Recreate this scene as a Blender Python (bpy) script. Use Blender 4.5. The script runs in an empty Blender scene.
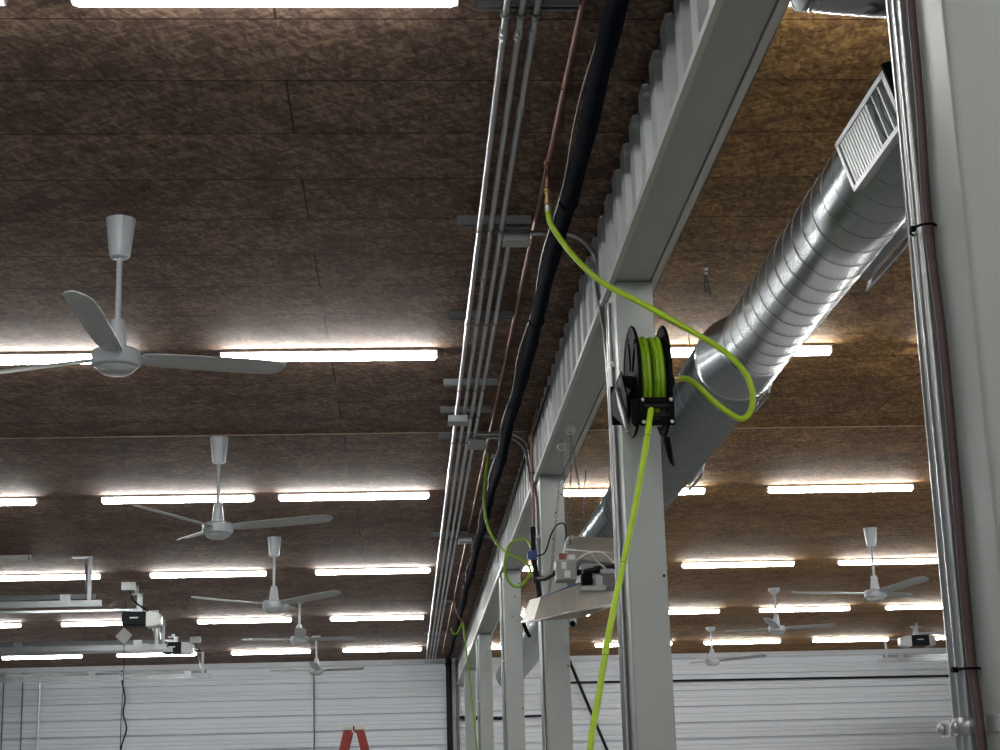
import bpy, bmesh, math, random
from mathutils import Vector, Matrix
R = math.radians
random.seed(4)
sc = bpy.context.scene
COL = sc.collection

# ------------------------------------------------------------------ camera, world, exposure
cam_d = bpy.data.cameras.new('camera')
cam = bpy.data.objects.new('camera', cam_d)
COL.objects.link(cam)
cam_d.sensor_width = 36.0
cam_d.lens = 1670.8 / 1000.0 * 36.0
cam_d.clip_start = 0.05
cam_d.clip_end = 200
right = Vector((0.998196, -0.053913, -0.026425))
up = Vector((0.011765, -0.255952, 0.966618))
fwd = Vector((0.058877, 0.965185, 0.254856))
m = Matrix((right, up, -fwd)).transposed().to_4x4()
m.translation = Vector((0, 0, 1.62))
cam.matrix_world = m
sc.camera = cam

world = bpy.data.worlds.new('world')
sc.world = world
world.use_nodes = True
world.node_tree.nodes['Background'].inputs[0].default_value = (0.6, 0.7, 0.8, 1)
world.node_tree.nodes['Background'].inputs[1].default_value = 0.02
sc.view_settings.view_transform = 'Standard'
sc.view_settings.look = 'None'
sc.view_settings.gamma = 1
sc.view_settings.use_curve_mapping = False
sc.view_settings.exposure = 1.40
LAMP = 26.0            # tube luminance

HC = 4.18              # ceiling height
WB = 28.3              # back wall
WL, WR, WF = -7.2, 11.5, -6.0

# ------------------------------------------------------------------ materials
MATS = {}
def nt(name):
    mt = bpy.data.materials.new(name)
    mt.use_nodes = True
    t = mt.node_tree
    b = t.nodes['Principled BSDF']
    MATS[name] = mt
    return mt, t, b, t.nodes, t.links

def mat(name, col, rough=0.5, metal=0.0, var=0.06, scale=9.0, bump=0.0, spec=0.5):
    mt, t, b, N, L = nt(name)
    b.inputs['Roughness'].default_value = rough
    b.inputs['Metallic'].default_value = metal
    b.inputs['Specular IOR Level'].default_value = spec
    tc = N.new('ShaderNodeTexCoord'); nz = N.new('ShaderNodeTexNoise')
    nz.inputs['Scale'].default_value = scale; nz.inputs['Detail'].default_value = 5
    L.new(tc.outputs['Object'], nz.inputs['Vector'])
    rp = N.new('ShaderNodeValToRGB')
    rp.color_ramp.elements[0].position = 0.3; rp.color_ramp.elements[1].position = 0.7
    rp.color_ramp.elements[0].color = tuple(c * (1 - var) for c in col) + (1,)
    rp.color_ramp.elements[1].color = tuple(min(1, c * (1 + var)) for c in col) + (1,)
    L.new(nz.outputs['Fac'], rp.inputs['Fac']); L.new(rp.outputs['Color'], b.inputs['Base Color'])
    if bump:
        bp_ = N.new('ShaderNodeBump'); bp_.inputs['Strength'].default_value = bump; bp_.inputs['Distance'].default_value = 0.01
        L.new(nz.outputs['Fac'], bp_.inputs['Height']); L.new(bp_.outputs['Normal'], b.inputs['Normal'])
    return mt

def emit(name, col, s):
    mt, t, b, N, L = nt(name)
    b.inputs['Base Color'].default_value = (0.8, 0.8, 0.8, 1)
    b.inputs['Emission Color'].default_value = col + (1,)
    b.inputs['Emission Strength'].default_value = s
    return mt

def galv(name, col, rough, sp=22.0):
    """galvanised sheet: metal with a faint spangle"""
    mt, t, b, N, L = nt(name)
    b.inputs['Metallic'].default_value = 0.92
    tc = N.new('ShaderNodeTexCoord'); v = N.new('ShaderNodeTexVoronoi'); v.inputs['Scale'].default_value = sp
    L.new(tc.outputs['Object'], v.inputs['Vector'])
    nz = N.new('ShaderNodeTexNoise'); nz.inputs['Scale'].default_value = 2.5; nz.inputs['Detail'].default_value = 4
    L.new(tc.outputs['Object'], nz.inputs['Vector'])
    bw = N.new('ShaderNodeRGBToBW'); L.new(v.outputs['Color'], bw.inputs['Color'])
    mx = N.new('ShaderNodeMath'); mx.operation = 'ADD'
    L.new(bw.outputs['Val'], mx.inputs[0]); L.new(nz.outputs['Fac'], mx.inputs[1])
    mr = N.new('ShaderNodeMapRange'); mr.inputs['From Min'].default_value = 0.4; mr.inputs['From Max'].default_value = 1.6
    mr.inputs['To Min'].default_value = rough - 0.05; mr.inputs['To Max'].default_value = rough + 0.09
    L.new(mx.outputs[0], mr.inputs['Value']); L.new(mr.outputs['Result'], b.inputs['Roughness'])
    rp = N.new('ShaderNodeValToRGB')
    rp.color_ramp.elements[0].position = 0.2; rp.color_ramp.elements[1].position = 1.0
    rp.color_ramp.elements[0].color = tuple(c * 0.92 for c in col) + (1,)
    rp.color_ramp.elements[1].color = tuple(min(1, c * 1.06) for c in col) + (1,)
    L.new(bw.outputs['Val'], rp.inputs['Fac']); L.new(rp.outputs['Color'], b.inputs['Base Color'])
    return mt

def osb(name, dark, mid, light, seam_shift):
    """oriented strand board: flat wood strands, long panel seams along X"""
    mt, t, b, N, L = nt(name)
    b.inputs['Roughness'].default_value = 0.8
    b.inputs['Specular IOR Level'].default_value = 0.2
    tc = N.new('ShaderNodeTexCoord')
    vals = []
    for rot, sx, sy in ((0.5, 14, 46), (-0.8, 17, 58), (1.75, 20, 66)):
        mp = N.new('ShaderNodeMapping'); mp.inputs['Rotation'].default_value = (0, 0, rot)
        L.new(tc.outputs['Object'], mp.inputs['Vector'])
        m2 = N.new('ShaderNodeMapping'); m2.inputs['Scale'].default_value = (sx, sy, 1)
        L.new(mp.outputs['Vector'], m2.inputs['Vector']); mp = m2
        nz = N.new('ShaderNodeTexNoise'); nz.inputs['Scale'].default_value = 0.8; nz.inputs['Detail'].default_value = 4
        L.new(mp.outputs['Vector'], nz.inputs['Vector'])
        ad = N.new('ShaderNodeVectorMath'); ad.operation = 'ADD'
        L.new(mp.outputs['Vector'], ad.inputs[0]); L.new(nz.outputs['Color'], ad.inputs[1])
        v = N.new('ShaderNodeTexVoronoi'); v.voronoi_dimensions = '2D'; v.inputs['Scale'].default_value = 1.0
        L.new(ad.outputs['Vector'], v.inputs['Vector'])
        bw = N.new('ShaderNodeSeparateColor'); L.new(v.outputs['Color'], bw.inputs['Color'])
        vals.append(bw.outputs[0])
    a1 = N.new('ShaderNodeMath'); a1.operation = 'ADD'; L.new(vals[0], a1.inputs[0]); L.new(vals[1], a1.inputs[1])
    a2 = N.new('ShaderNodeMath'); a2.operation = 'ADD'; L.new(a1.outputs[0], a2.inputs[0]); L.new(vals[2], a2.inputs[1])
    big = N.new('ShaderNodeTexNoise'); big.inputs['Scale'].default_value = 3.2; big.inputs['Detail'].default_value = 7
    big.inputs['Roughness'].default_value = 0.7
    L.new(tc.outputs['Object'], big.inputs['Vector'])
    fine = N.new('ShaderNodeTexNoise'); fine.inputs['Scale'].default_value = 55; fine.inputs['Detail'].default_value = 4
    L.new(tc.outputs['Object'], fine.inputs['Vector'])
    fm = N.new('ShaderNodeMath'); fm.operation = 'MULTIPLY_ADD'; fm.inputs[1].default_value = 2.4; fm.inputs[2].default_value = -1.2
    L.new(fine.outputs['Fac'], fm.inputs[0])
    bm_ = N.new('ShaderNodeMath'); bm_.operation = 'MULTIPLY_ADD'; bm_.inputs[1].default_value = 3.4
    L.new(big.outputs['Fac'], bm_.inputs[0]); L.new(fm.outputs[0], bm_.inputs[2])
    a3 = N.new('ShaderNodeMath'); a3.operation = 'ADD'; L.new(a2.outputs[0], a3.inputs[0]); L.new(bm_.outputs[0], a3.inputs[1])
    mr = N.new('ShaderNodeMapRange'); mr.inputs['From Min'].default_value = 1.5; mr.inputs['From Max'].default_value = 4.9
    L.new(a3.outputs[0], mr.inputs['Value'])
    rp = N.new('ShaderNodeValToRGB')
    e = rp.color_ramp.elements
    e[0].position = 0.1; e[0].color = dark + (1,)
    e[1].position = 0.95; e[1].color = light + (1,)
    k = e.new(0.5); k.color = mid + (1,)
    L.new(mr.outputs['Result'], rp.inputs['Fac'])
    br = N.new('ShaderNodeTexBrick')
    mp = N.new('ShaderNodeMapping'); mp.inputs['Location'].default_value = (0.4 + seam_shift, -5.06, 0)
    L.new(tc.outputs['Object'], mp.inputs['Vector']); L.new(mp.outputs['Vector'], br.inputs['Vector'])
    br.inputs['Scale'].default_value = 1.0
    br.inputs['Brick Width'].default_value = 4.88; br.inputs['Row Height'].default_value = 0.4775
    br.inputs['Mortar Size'].default_value = 0.0045; br.inputs['Mortar Smooth'].default_value = 0.0
    br.offset = 0.5
    br.inputs['Color1'].default_value = (0.84, 0.84, 0.84, 1); br.inputs['Color2'].default_value = (1.08, 1.06, 1.04, 1)
    br.inputs['Mortar'].default_value = (0.25, 0.22, 0.2, 1)
    mu = N.new('ShaderNodeMix'); mu.data_type = 'RGBA'; mu.blend_type = 'MULTIPLY'; mu.inputs['Factor'].default_value = 1.0
    L.new(rp.outputs['Color'], mu.inputs['A']); L.new(br.outputs['Color'], mu.inputs['B'])
    L.new(mu.outputs['Result'], b.inputs['Base Color'])
    bp_ = N.new('ShaderNodeBump'); bp_.inputs['Strength'].default_value = 0.35; bp_.inputs['Distance'].default_value = 0.004
    L.new(a2.outputs[0], bp_.inputs['Height']); L.new(bp_.outputs['Normal'], b.inputs['Normal'])
    return mt

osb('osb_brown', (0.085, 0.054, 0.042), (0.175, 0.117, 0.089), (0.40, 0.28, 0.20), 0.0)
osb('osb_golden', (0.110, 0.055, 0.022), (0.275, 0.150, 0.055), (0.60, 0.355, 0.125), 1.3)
mat('wall_panel', (0.68, 0.725, 0.775), 0.45, var=0.02, scale=1.5)
mat('wall_trim', (0.68, 0.71, 0.75), 0.45, var=0.02)
mat('concrete', (0.29, 0.285, 0.275), 0.6, var=0.12, scale=3)
mat('steel_paint', (0.43, 0.465, 0.455), 0.42, var=0.03, scale=4)
mat('steel_lip', (0.60, 0.625, 0.61), 0.38, var=0.03)
mat('rib_paint', (0.54, 0.575, 0.59), 0.35, var=0.03)
mat('dark_gap', (0.02, 0.02, 0.022), 0.7)
mat('galvanised', (0.32, 0.365, 0.385), 0.24, 0.96, var=0.05, scale=2.0)
mat('galvanised_bright', (0.66, 0.69, 0.70), 0.36, 0.85, var=0.04, scale=4)
mat('conduit_steel', (0.46, 0.48, 0.49), 0.28, 0.9, var=0.05, scale=5)
mat('strut_steel', (0.20, 0.22, 0.225), 0.45, 0.6, var=0.08, scale=20)
mat('box_steel', (0.36, 0.385, 0.39), 0.42, 0.6, var=0.06, scale=20)
mat('heater_sheet', (0.42, 0.40, 0.345), 0.42, 0.55, var=0.12, scale=7)
galv('foil', (0.42, 0.43, 0.46), 0.2, 10)
mat('duct_seam', (0.24, 0.265, 0.28), 0.3, 0.95)
mat('register_paint', (0.62, 0.65, 0.67), 0.35, 0.3, var=0.02)
mat('fan_white', (0.62, 0.67, 0.715), 0.28, var=0.02)
mat('fan_blade_paint', (0.58, 0.62, 0.63), 0.38, var=0.03)
mat('housing_white', (0.30, 0.29, 0.27), 0.5, var=0.02)
mat('black_plastic', (0.006, 0.007, 0.008), 0.6, spec=0.02)
mat('black_iron', (0.010, 0.010, 0.012), 0.5, spec=0.15)
mat('navy_foam', (0.006, 0.008, 0.014), 0.95, bump=0.4, scale=14, spec=0.05)
mat('hose_green', (0.42, 0.66, 0.02), 0.42, var=0.10, scale=14)
mat('hose_wound', (0.25, 0.46, 0.012), 0.42, var=0.15, scale=18)
mat('copper', (0.26, 0.135, 0.095), 0.45, 0.5, var=0.15)
mat('brown_hose', (0.12, 0.07, 0.07), 0.5, var=0.1)
mat('brass', (0.62, 0.45, 0.20), 0.3, 0.9)
mat('blue_paint', (0.02, 0.06, 0.20), 0.4)
mat('grey_box', (0.30, 0.31, 0.31), 0.45)
mat('white_plastic', (0.72, 0.73, 0.72), 0.4, var=0.02)
mat('red_valve', (0.25, 0.07, 0.06), 0.45)
mat('opener_dark', (0.010, 0.014, 0.017), 0.5, spec=0.1)
mat('track_zinc', (0.42, 0.455, 0.475), 0.33, 0.8, var=0.08, scale=8)
mat('light_cover', (0.55, 0.57, 0.57), 0.35, var=0.03)
mat('cable_grey', (0.13, 0.115, 0.10), 0.5)
mat('ladder_red', (0.32, 0.035, 0.03), 0.45, var=0.12)
mat('ladder_cap', (0.62, 0.60, 0.56), 0.4, 0.4)
mat('wood_strip', (0.5, 0.36, 0.26), 0.6, var=0.2)
emit('tube_glow', (1.0, 0.985, 0.955), LAMP)
MT = MATS

# ------------------------------------------------------------------ mesh helpers
class G:
    def __init__(s):
        s.bm = bmesh.new()
    def face(s, pts, smooth=False):
        f = s.bm.faces.new([s.bm.verts.new(p) for p in pts]); f.smooth = smooth
        return s
    def box(s, x0, x1, y0, y1, z0, z1, bev=0.0, mtx=None):
        r = bmesh.ops.create_cube(s.bm, size=1.0)
        vs = r['verts']
        c = Vector(((x0 + x1) / 2, (y0 + y1) / 2, (z0 + z1) / 2))
        for v in vs:
            v.co = Vector((v.co.x * (x1 - x0), v.co.y * (y1 - y0), v.co.z * (z1 - z0))) + c
        if bev:
            es = list({e for v in vs for e in v.link_edges})
            q = bmesh.ops.bevel(s.bm, geom=es, offset=bev, segments=2, affect='EDGES', profile=0.5)
            vs = list({v for v in q['verts']} | {v for v in vs if v.is_valid})
        if mtx is not None:
            for v in vs: v.co = mtx @ v.co
        return s
    def _frame(s, d):
        d = d.normalized()
        a = Vector((0, 0, 1)) if abs(d.z) < 0.9 else Vector((1, 0, 0))
        u = d.cross(a).normalized()
        return u, d.cross(u).normalized()
    def rings(s, rings, close=True, smooth=True, cap=True):
        vr = [[s.bm.verts.new(p) for p in r] for r in rings]
        n = len(vr[0])
        for a, b in zip(vr, vr[1:]):
            for i in range(n if close else n - 1):
                f = s.bm.faces.new((a[i], a[(i + 1) % n], b[(i + 1) % n], b[i])); f.smooth = smooth
        if cap and close:
            s.bm.faces.new(vr[0][::-1]); s.bm.faces.new(vr[-1])
        return s
    def tube(s, pts, r, n=10, cap=True, rad=None):
        pts = [Vector(p) for p in pts]
        u = None; out = []
        for i, p in enumerate(pts):
            d = (pts[min(i + 1, len(pts) - 1)] - pts[max(i - 1, 0)]).normalized()
            if u is None:
                u, w = s._frame(d)
            else:
                u = (u - d * u.dot(d)).normalized(); w = d.cross(u)
            rr = rad[i] if rad else r
            out.append([p + (u * math.cos(2 * math.pi * k / n) + w * math.sin(2 * math.pi * k / n)) * rr for k in range(n)])
        return s.rings(out, cap=cap)
    def lathe(s, o, d, prof, n=24, cap=True):
        """prof: (distance along d, radius)"""
        o = Vector(o); d = Vector(d).normalized(); u, w = s._frame(d)
        return s.rings([[o + d * t + (u * math.cos(2 * math.pi * k / n) + w * math.sin(2 * math.pi * k / n)) * r for k in range(n)] for t, r in prof], cap=cap)
    def ball(s, c, r, n=12):
        return s.lathe((c[0], c[1], c[2] - r), (0, 0, 1), [(r - r * math.cos(a * math.pi / n), max(1e-4, r * math.sin(a * math.pi / n))) for a in range(n + 1)], n=n * 2)
    def torus(s, c, ax, R0, r, n=24, m=8, stretch=1.0, up=None):
        c = Vector(c); ax = Vector(ax).normalized(); u, w = s._frame(ax)
        if up is not None:
            u = (Vector(up) - ax * Vector(up).dot(ax)).normalized(); w = ax.cross(u)
        vr = []
        for i in range(n):
            a = 2 * math.pi * i / n
            rd = u * math.cos(a) * stretch + w * math.sin(a)
            rn = (u * math.cos(a) + w * math.sin(a) * 1.0).normalized()
            vr.append([s.bm.verts.new(c + rd * R0 + (rn * math.cos(2 * math.pi * k / m) + ax * math.sin(2 * math.pi * k / m)) * r) for k in range(m)])
        for i in range(n):
            a, b = vr[i], vr[(i + 1) % n]
            for k in range(m):
                f = s.bm.faces.new((a[k], a[(k + 1) % m], b[(k + 1) % m], b[k])); f.smooth = True
        return s
    def extrude_poly(s, poly, axis_pts):
        """poly: list of 3D points (a section); swept from axis offset a to b"""
        a, b = Vector(axis_pts[0]), Vector(axis_pts[1])
        return s.rings([[Vector(p) + a for p in poly], [Vector(p) + b for p in poly]], smooth=False)
    def strip(s, prof, a, b):
        """open sheet: profile swept between offsets a and b"""
        return s.rings([[Vector(p) + Vector(a) for p in prof], [Vector(p) + Vector(b) for p in prof]], close=False, smooth=False, cap=False)

def wpos(o):
    v = Vector((0, 0, 0))
    while o is not None:
        v = v + Vector(o.location); o = o.parent
    return v

def build(name, g, mt, parent=None, loc=None, solid=0.0, fix=True):
    """one mesh object; geometry in g is in scene coordinates"""
    bm = g.bm
    if fix:
        bmesh.ops.recalc_face_normals(bm, faces=bm.faces)
    for e in bm.edges:
        if len(e.link_faces) == 2 and e.calc_face_angle(0) > R(38): e.smooth = False
    off = wpos(parent) if parent is not None else (Vector(loc) if loc is not None else Vector((0, 0, 0)))
    for v in bm.verts: v.co -= off
    me = bpy.data.meshes.new(name); bm.to_mesh(me); bm.free()
    me.materials.append(MT[mt])
    o = bpy.data.objects.new(name, me); COL.objects.link(o)
    if parent is not None: o.parent = parent
    else: o.location = off
    if solid:
        md = o.modifiers.new('thickness', 'SOLIDIFY'); md.thickness = solid; md.offset = 0
    return o

def tag(o, label, cat, group=None):
    o['label'] = label; o['category'] = cat
    if group: o['group'] = group
    return o
def thing(name, label, cat, loc=(0, 0, 0), group=None):
    o = bpy.data.objects.new(name, None); COL.objects.link(o)
    o.location = loc; o.empty_display_size = 0.05
    return tag(o, label, cat, group)
def struct(name, g, mt, **k):
    o = build(name, g, mt, **k); o['kind'] = 'structure'
    return o
def dup(root, loc, rz=None, label=None, group=None):
    r = root.copy(); COL.objects.link(r); r.location = loc
    if rz is not None: r.rotation_euler = (0, 0, rz)
    if label: r['label'] = label
    if group: r['group'] = group
    for ch in list(root.children):
        c = ch.copy(); COL.objects.link(c); c.parent = r
        for gc in list(ch.children):
            d = gc.copy(); COL.objects.link(d); d.parent = c
    return r

def spline(pts, k=8):
    """Catmull-Rom through the points"""
    P = [Vector(p) for p in pts]
    out = []
    for i in range(len(P) - 1):
        p0 = P[i - 1] if i else P[0] * 2 - P[1]
        p1, p2 = P[i], P[i + 1]
        p3 = P[i + 2] if i + 2 < len(P) else P[-1] * 2 - P[-2]
        for j in range(k):
            t = j / k
            out.append(0.5 * ((2 * p1) + (p2 - p0) * t + (2 * p0 - 5 * p1 + 4 * p2 - p3) * t * t + (3 * p1 - p0 - 3 * p2 + p3) * t ** 3))
    out.append(P[-1])
    return out

# ------------------------------------------------------------------ room shell
BX = 0.94                                   # beam line between the two bays
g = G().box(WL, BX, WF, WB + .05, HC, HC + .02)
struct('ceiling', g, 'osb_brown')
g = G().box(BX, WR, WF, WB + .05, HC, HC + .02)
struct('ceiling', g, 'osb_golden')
struct('floor', G().box(WL, WR, WF, WB, -.1, 0), 'concrete')

def rib_profile():
    """(height, outward) points of horizontally ribbed sheet from floor to ceiling"""
    P = 0.262; pts = [(0, 0)]
    z0 = 4.062 - 15 * P
    for i in range(16):
        z = z0 + i * P
        for dz, o in ((-.036, 0), (-.031, -.060), (.031, -.060), (.036, 0), (.086, 0), (.092, -.008), (.110, -.008), (.116, 0), (.150, 0), (.156, -.008), (.174, -.008), (.180, 0)):
            if 0 < z + dz < HC: pts.append((z + dz, o))
    pts.append((HC, 0))
    return pts
prof = rib_profile()
struct('wall_back', G().strip([(0, WB - o, z) for z, o in prof], (WL, 0, 0), (WR, 0, 0)), 'wall_panel')
struct('wall_left', G().strip([(WL + o, 0, z) for z, o in prof], (0, WF, 0), (0, WB, 0)), 'wall_panel')
struct('wall_right', G().strip([(WR - o, 0, z) for z, o in prof], (0, WF, 0), (0, WB, 0)), 'wall_panel')
struct('wall_front', G().strip([(0, WF + o, z) for z, o in prof], (WL, 0, 0), (WR, 0, 0)), 'wall_panel')
struct('trim_1', G().box(WL, WR, WB - .075, WB, HC - .075, HC), 'wall_trim')
# narrow battens over ceiling joints
for i, (x0, x1, y) in enumerate(((WL, .86, 11.22), (1.06, WR, 11.22))):
    struct('trim_%d' % (i + 2), G().box(x0, x1, y - .008, y + .008, HC - .004, HC), 'wood_strip')

# ------------------------------------------------------------------ beam between the bays
beam = thing('roof_beam', 'long grey steel beam with ribbed web running over the row of columns', 'beam', (BX, 11, 3.7))
Y0, Y1 = 1.0, WB - .1
pts = []
p = 0.272; n = int((Y1 - Y0) / p)
for i in range(n):
    y = Y0 + .04 + i * p + .005
    for dy, x in ((0, .915), (.055, .915), (.080, .872), (.185, .872), (.210, .915)):
        pts.append((x, y + dy, 0))
build('ribbed_web', G().strip(pts, (0, 0, 3.750), (0, 0, 4.135)), 'rib_paint', beam)
build('web_backing', G().box(.918, .925, Y0, Y1, 3.750, 4.175), 'dark_gap', beam)
build('top_track', G().box(.893, .898, Y0, Y1, 4.128, HC - .002).box(.893, 1.04, Y0, Y1, HC - .006, HC - .001), 'dark_gap', beam)
build('flange_lip', G().box(.862, .884, Y0, Y1, 3.738, 3.751).box(.862, .865, Y0, Y1, 3.738, 3.766), 'steel_lip', beam)
build('soffit_panel', G().box(.884, 1.032, Y0, Y1, 3.746, 3.753), 'steel_paint', beam)
build('flange_lip', G().box(1.037, 1.067, Y0, Y1, 3.738, 3.751).box(1.064, 1.067, Y0, Y1, 3.738, 3.775), 'steel_lip', beam)
build('soffit_gap', G().box(1.028, 1.040, Y0, Y1, 3.752, 3.757), 'dark_gap', beam)
build('side_sheet', G().strip([(1.052 - (.02 if (i % 4) in (1, 2) else 0), Y0 + i * .1, 0) for i in range(int((Y1 - Y0) / .1))], (0, 0, 3.751), (0, 0, HC - .002)), 'rib_paint', beam)

# ------------------------------------------------------------------ columns
cols = [(2.43, 'pale grey steel column cut off by the side edge of the photo'),
        (6.55, 'pale grey steel column that carries the black hose reel'),
        (10.62, 'pale grey steel column just behind the hanging gas heater'),
        (14.88, 'pale grey steel column with the small green hose loop before it'),
        (20.2, 'second to last pale grey steel column toward the back wall'),
        (25.2, 'last pale grey steel column, close to the back wall')]
for i, (y, lab) in enumerate(cols):
    t = thing('steel_column', lab, 'column', (.965, y + .1, 0), 'steel columns under the beam')
    x0, x1, d = .887, 1.042, .30
    # folded sheet: rounded outer corners, lipped channel
    sec = []
    for cx, cy, a0 in ((x0 + .012, y + .012, 180), (x1 - .006, y + .006, 270), (x1 - .006, y + d - .006, 0), (x0 + .012, y + d - .012, 90)):
        r_ = .012 if cx < .95 else .006
        for k in range(5):
            a = R(a0 + 90 * k / 4)
            sec.append((cx + r_ * math.cos(a), cy + r_ * math.sin(a), 0))
    build('post', G().rings([[Vector(q) for q in sec], [Vector(q) + Vector((0, 0, 3.742)) for q in sec]]), 'steel_paint', t)
    b = G()
    for (hx, hz) in ((1.025, 3.62), (.985, 3.50), (1.028, 2.52), (.96, 3.33)):
        b.lathe((hx, y - .004, hz), (0, 1, 0), [(0, .003), (.001, .006), (.004, .006)], n=10)
    build('screw', b, 'black_iron', t)
    b = G().box(x0 - .05, x1 + .05, y - .03, y + d + .03, 0.0, .014, bev=.003)
    build('base_plate', b, 'steel_paint', t)

# ------------------------------------------------------------------ strip lights
def make_light():
    t = thing('strip_light', '', 'light', (0, 0, HC), 'tube lights on the ceiling')
    b = G()
    # folded steel channel: spine on the ceiling with a tall back rail behind the tube
    b.box(-.61, .61, -.034, .032, HC - .017, HC - .001, bev=.003)
    b.box(-.61, .61, .024, .032, HC - .040, HC - .012)
    build('housing', b, 'housing_white', t)
    b = G()
    pr = [(0, .006), (.004, .017), (.014, .0215), (1.186, .0215), (1.196, .017), (1.2, .006)]
    b.lathe((-.60, 0, HC - .041), (1, 0, 0), pr, n=14)
    build('tube', b, 'tube_glow', t)
    for sx in (-1, 1):
        b = G().box(min(sx * .596, sx * .612), max(sx * .596, sx * .612), -.014, .033, HC - .048, HC - .008, bev=.004)
        build('end_cap', b, 'white_plastic', t)
    return t
light0 = make_light()
first = [True]
RN = {-1: 'row one at the top edge', 0: 'row two, beside the nearest fan', 1: 'row three from the camera', 2: 'row four from the camera', 3: 'row five from the camera', 4: 'last row'}
ON = ['first', 'second', 'third', 'fourth', 'fifth']
LROWS = {-1: ([-.41, -1.82], [1.85, 3.53]), 0: ([-.40, -2.06], [1.83, 3.54]), 1: ([-.39, -1.78, -3.49], [1.84, 3.55]),
         2: ([-.32, -2.02, -3.72], [1.72, 3.52, 5.19]), 3: ([-.35, -2.04, -3.75, -5.45], [1.80, 3.49, 5.21, 6.88]),
         4: ([-.34, -2.03, -3.75, -5.46], [1.82, 3.52, 5.21, 6.91, 8.77])}
def put_light(x, y, lab, group='tube lights on the ceiling'):
    if first[0]:
        first[0] = False
        light0.location = (x, y, HC); light0['label'] = lab
    else:
        dup(light0, (x, y, HC), label=lab, group=group)
for k, (ls, rs) in LROWS.items():
    y = (8.99 + 4.2 * k) * 1.0125
    for i, x in enumerate(ls):
        put_light(x * 1.0125, y, 'glowing tube light, %s out from the conduits, %s' % (ON[i], RN[k]))
    for i, x in enumerate(rs):
        put_light(x * 1.0125, y, 'glowing tube light, %s out on the spiral duct side, %s' % (ON[i], RN[k]))
# the rows that go on overhead and behind the camera
for k, rn in ((-2, 'overhead'), (-3, 'behind the camera')):
    for i, x in enumerate((-.4, -2.1, -3.8, 1.84, 3.53, 5.21)):
        put_light(x, 8.99 + 4.2 * k, 'ceiling tube light out of the photo in the row %s' % rn, 'tube lights behind the camera')
# side fixtures out of view of the photo
for k in (0, 1, 2):
    for x in (5.25, 6.95, 8.65):
        if k == 2 and x < 6: continue
        put_light(x, 8.99 + 4.2 * k, 'ceiling tube light hidden behind the nearest column', 'tube lights hidden by the nearest column')

# unlit fixture at the edge
t = thing('strip_light', 'short thin unlit white strip light at the edge above the first door track', 'light', (-3.9, 16.3, HC))
build('housing', G().box(-4.75, -3.62, 16.28, 16.33, HC - .05, HC - .001, bev=.006), 'white_plastic', t)
build('end_cap', G().box(-3.622, -3.60, 16.275, 16.335, HC - .056, HC - .002, bev=.004), 'housing_white', t)

# ------------------------------------------------------------------ ceiling fans
def make_fan(big):
    t = thing('ceiling_fan', '', 'ceiling fan', (0, 0, HC), 'white ceiling fans')
    Z = HC
    if big:
        can = [(0, .064), (.165, .045), (.176, .040), (.180, .014)]; rod = (.17, .47); cup = (.455, .028, .044, .60); hub = .585
    else:
        can = [(0, .066), (.030, .064), (.060, .040), (.068, .014)]; rod = (.06, .33); cup = (.315, .028, .044, .455); hub = .445
    build('canopy', G().lathe((0, 0, Z), (0, 0, -1), can, n=28), 'fan_white', t)
    build('downrod', G().lathe((0, 0, Z - rod[0]), (0, 0, -1), [(0, .0125), (rod[1] - rod[0], .0125)], n=14), 'fan_white', t)
    build('coupling_cover', G().lathe((0, 0, Z - cup[0]), (0, 0, -1), [(0, .018), (.004, cup[1]), (cup[3] - cup[0] - .01, cup[2]), (cup[3] - cup[0], cup[2])], n=24), 'fan_white', t)
    mo = build('motor', G().lathe((0, 0, Z - hub), (0, 0, -1), [(0, .04), (.006, .085), (.016, .101), (.030, .104), (.068, .104), (.078, .098), (.084, .080), (.087, .03)], n=40), 'fan_white', t)
    build('switch_cap', G().lathe((0, 0, Z - hub - .086), (0, 0, -1), [(0, .082), (.004, .083), (.016, .074), (.026, .056), (.030, .02)], n=32), 'fan_blade_paint', mo)
    for k in range(3):
        a = 2 * math.pi * k / 3
        ca, sa = math.cos(a), math.sin(a)
        zb = Z - hub - .035
        def W(r, w, h):
            # r out along the blade, w across, pitched and slightly raised outward
            h = h + (r - .1) * .055 - w * math.tan(R(13))
            return Vector((ca * r - sa * w, sa * r + ca * w, zb + h))
        rim = []
        outl = [(.105, .046), (.16, .056), (.30, .062), (.50, .064), (.66, .064), (.73, .060), (.762, .046), (.776, .022), (.78, 0)]
        ring = [(r, w) for r, w in outl] + [(r, -w * .92) for r, w in outl[::-1][1:]]
        b = G()
        # curved (cambered) sheet blade with a rolled stiffening crease along its middle
        rows = []
        for r, w in outl[:-1]:
            rows.append([W(r, q * w, .010 * (1 - q * q) - (.004 if abs(q) < .12 else 0)) for q in (-1, -.6, -.1, 0, .1, .6, 1)])
        rows.append([W(.78, q * .010, .004) for q in (-1, -.6, -.1, 0, .1, .6, 1)])
        b.rings(rows, close=False, smooth=True, cap=False)
        bl = build('blade', b, 'fan_blade_paint', t, solid=.004)
        b = G().rings([[W(.085, -.028, -.004), W(.085, .028, -.004), W(.17, .018, -.002), W(.17, -.018, -.002)],
                       [W(.085, -.028, .004), W(.085, .028, .004), W(.17, .018, .004), W(.17, -.018, .004)]], smooth=False)
        build('blade_bracket', b, 'fan_white', bl)
    return t
fanB, fanS = make_fan(True), make_fan(False)
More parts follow.
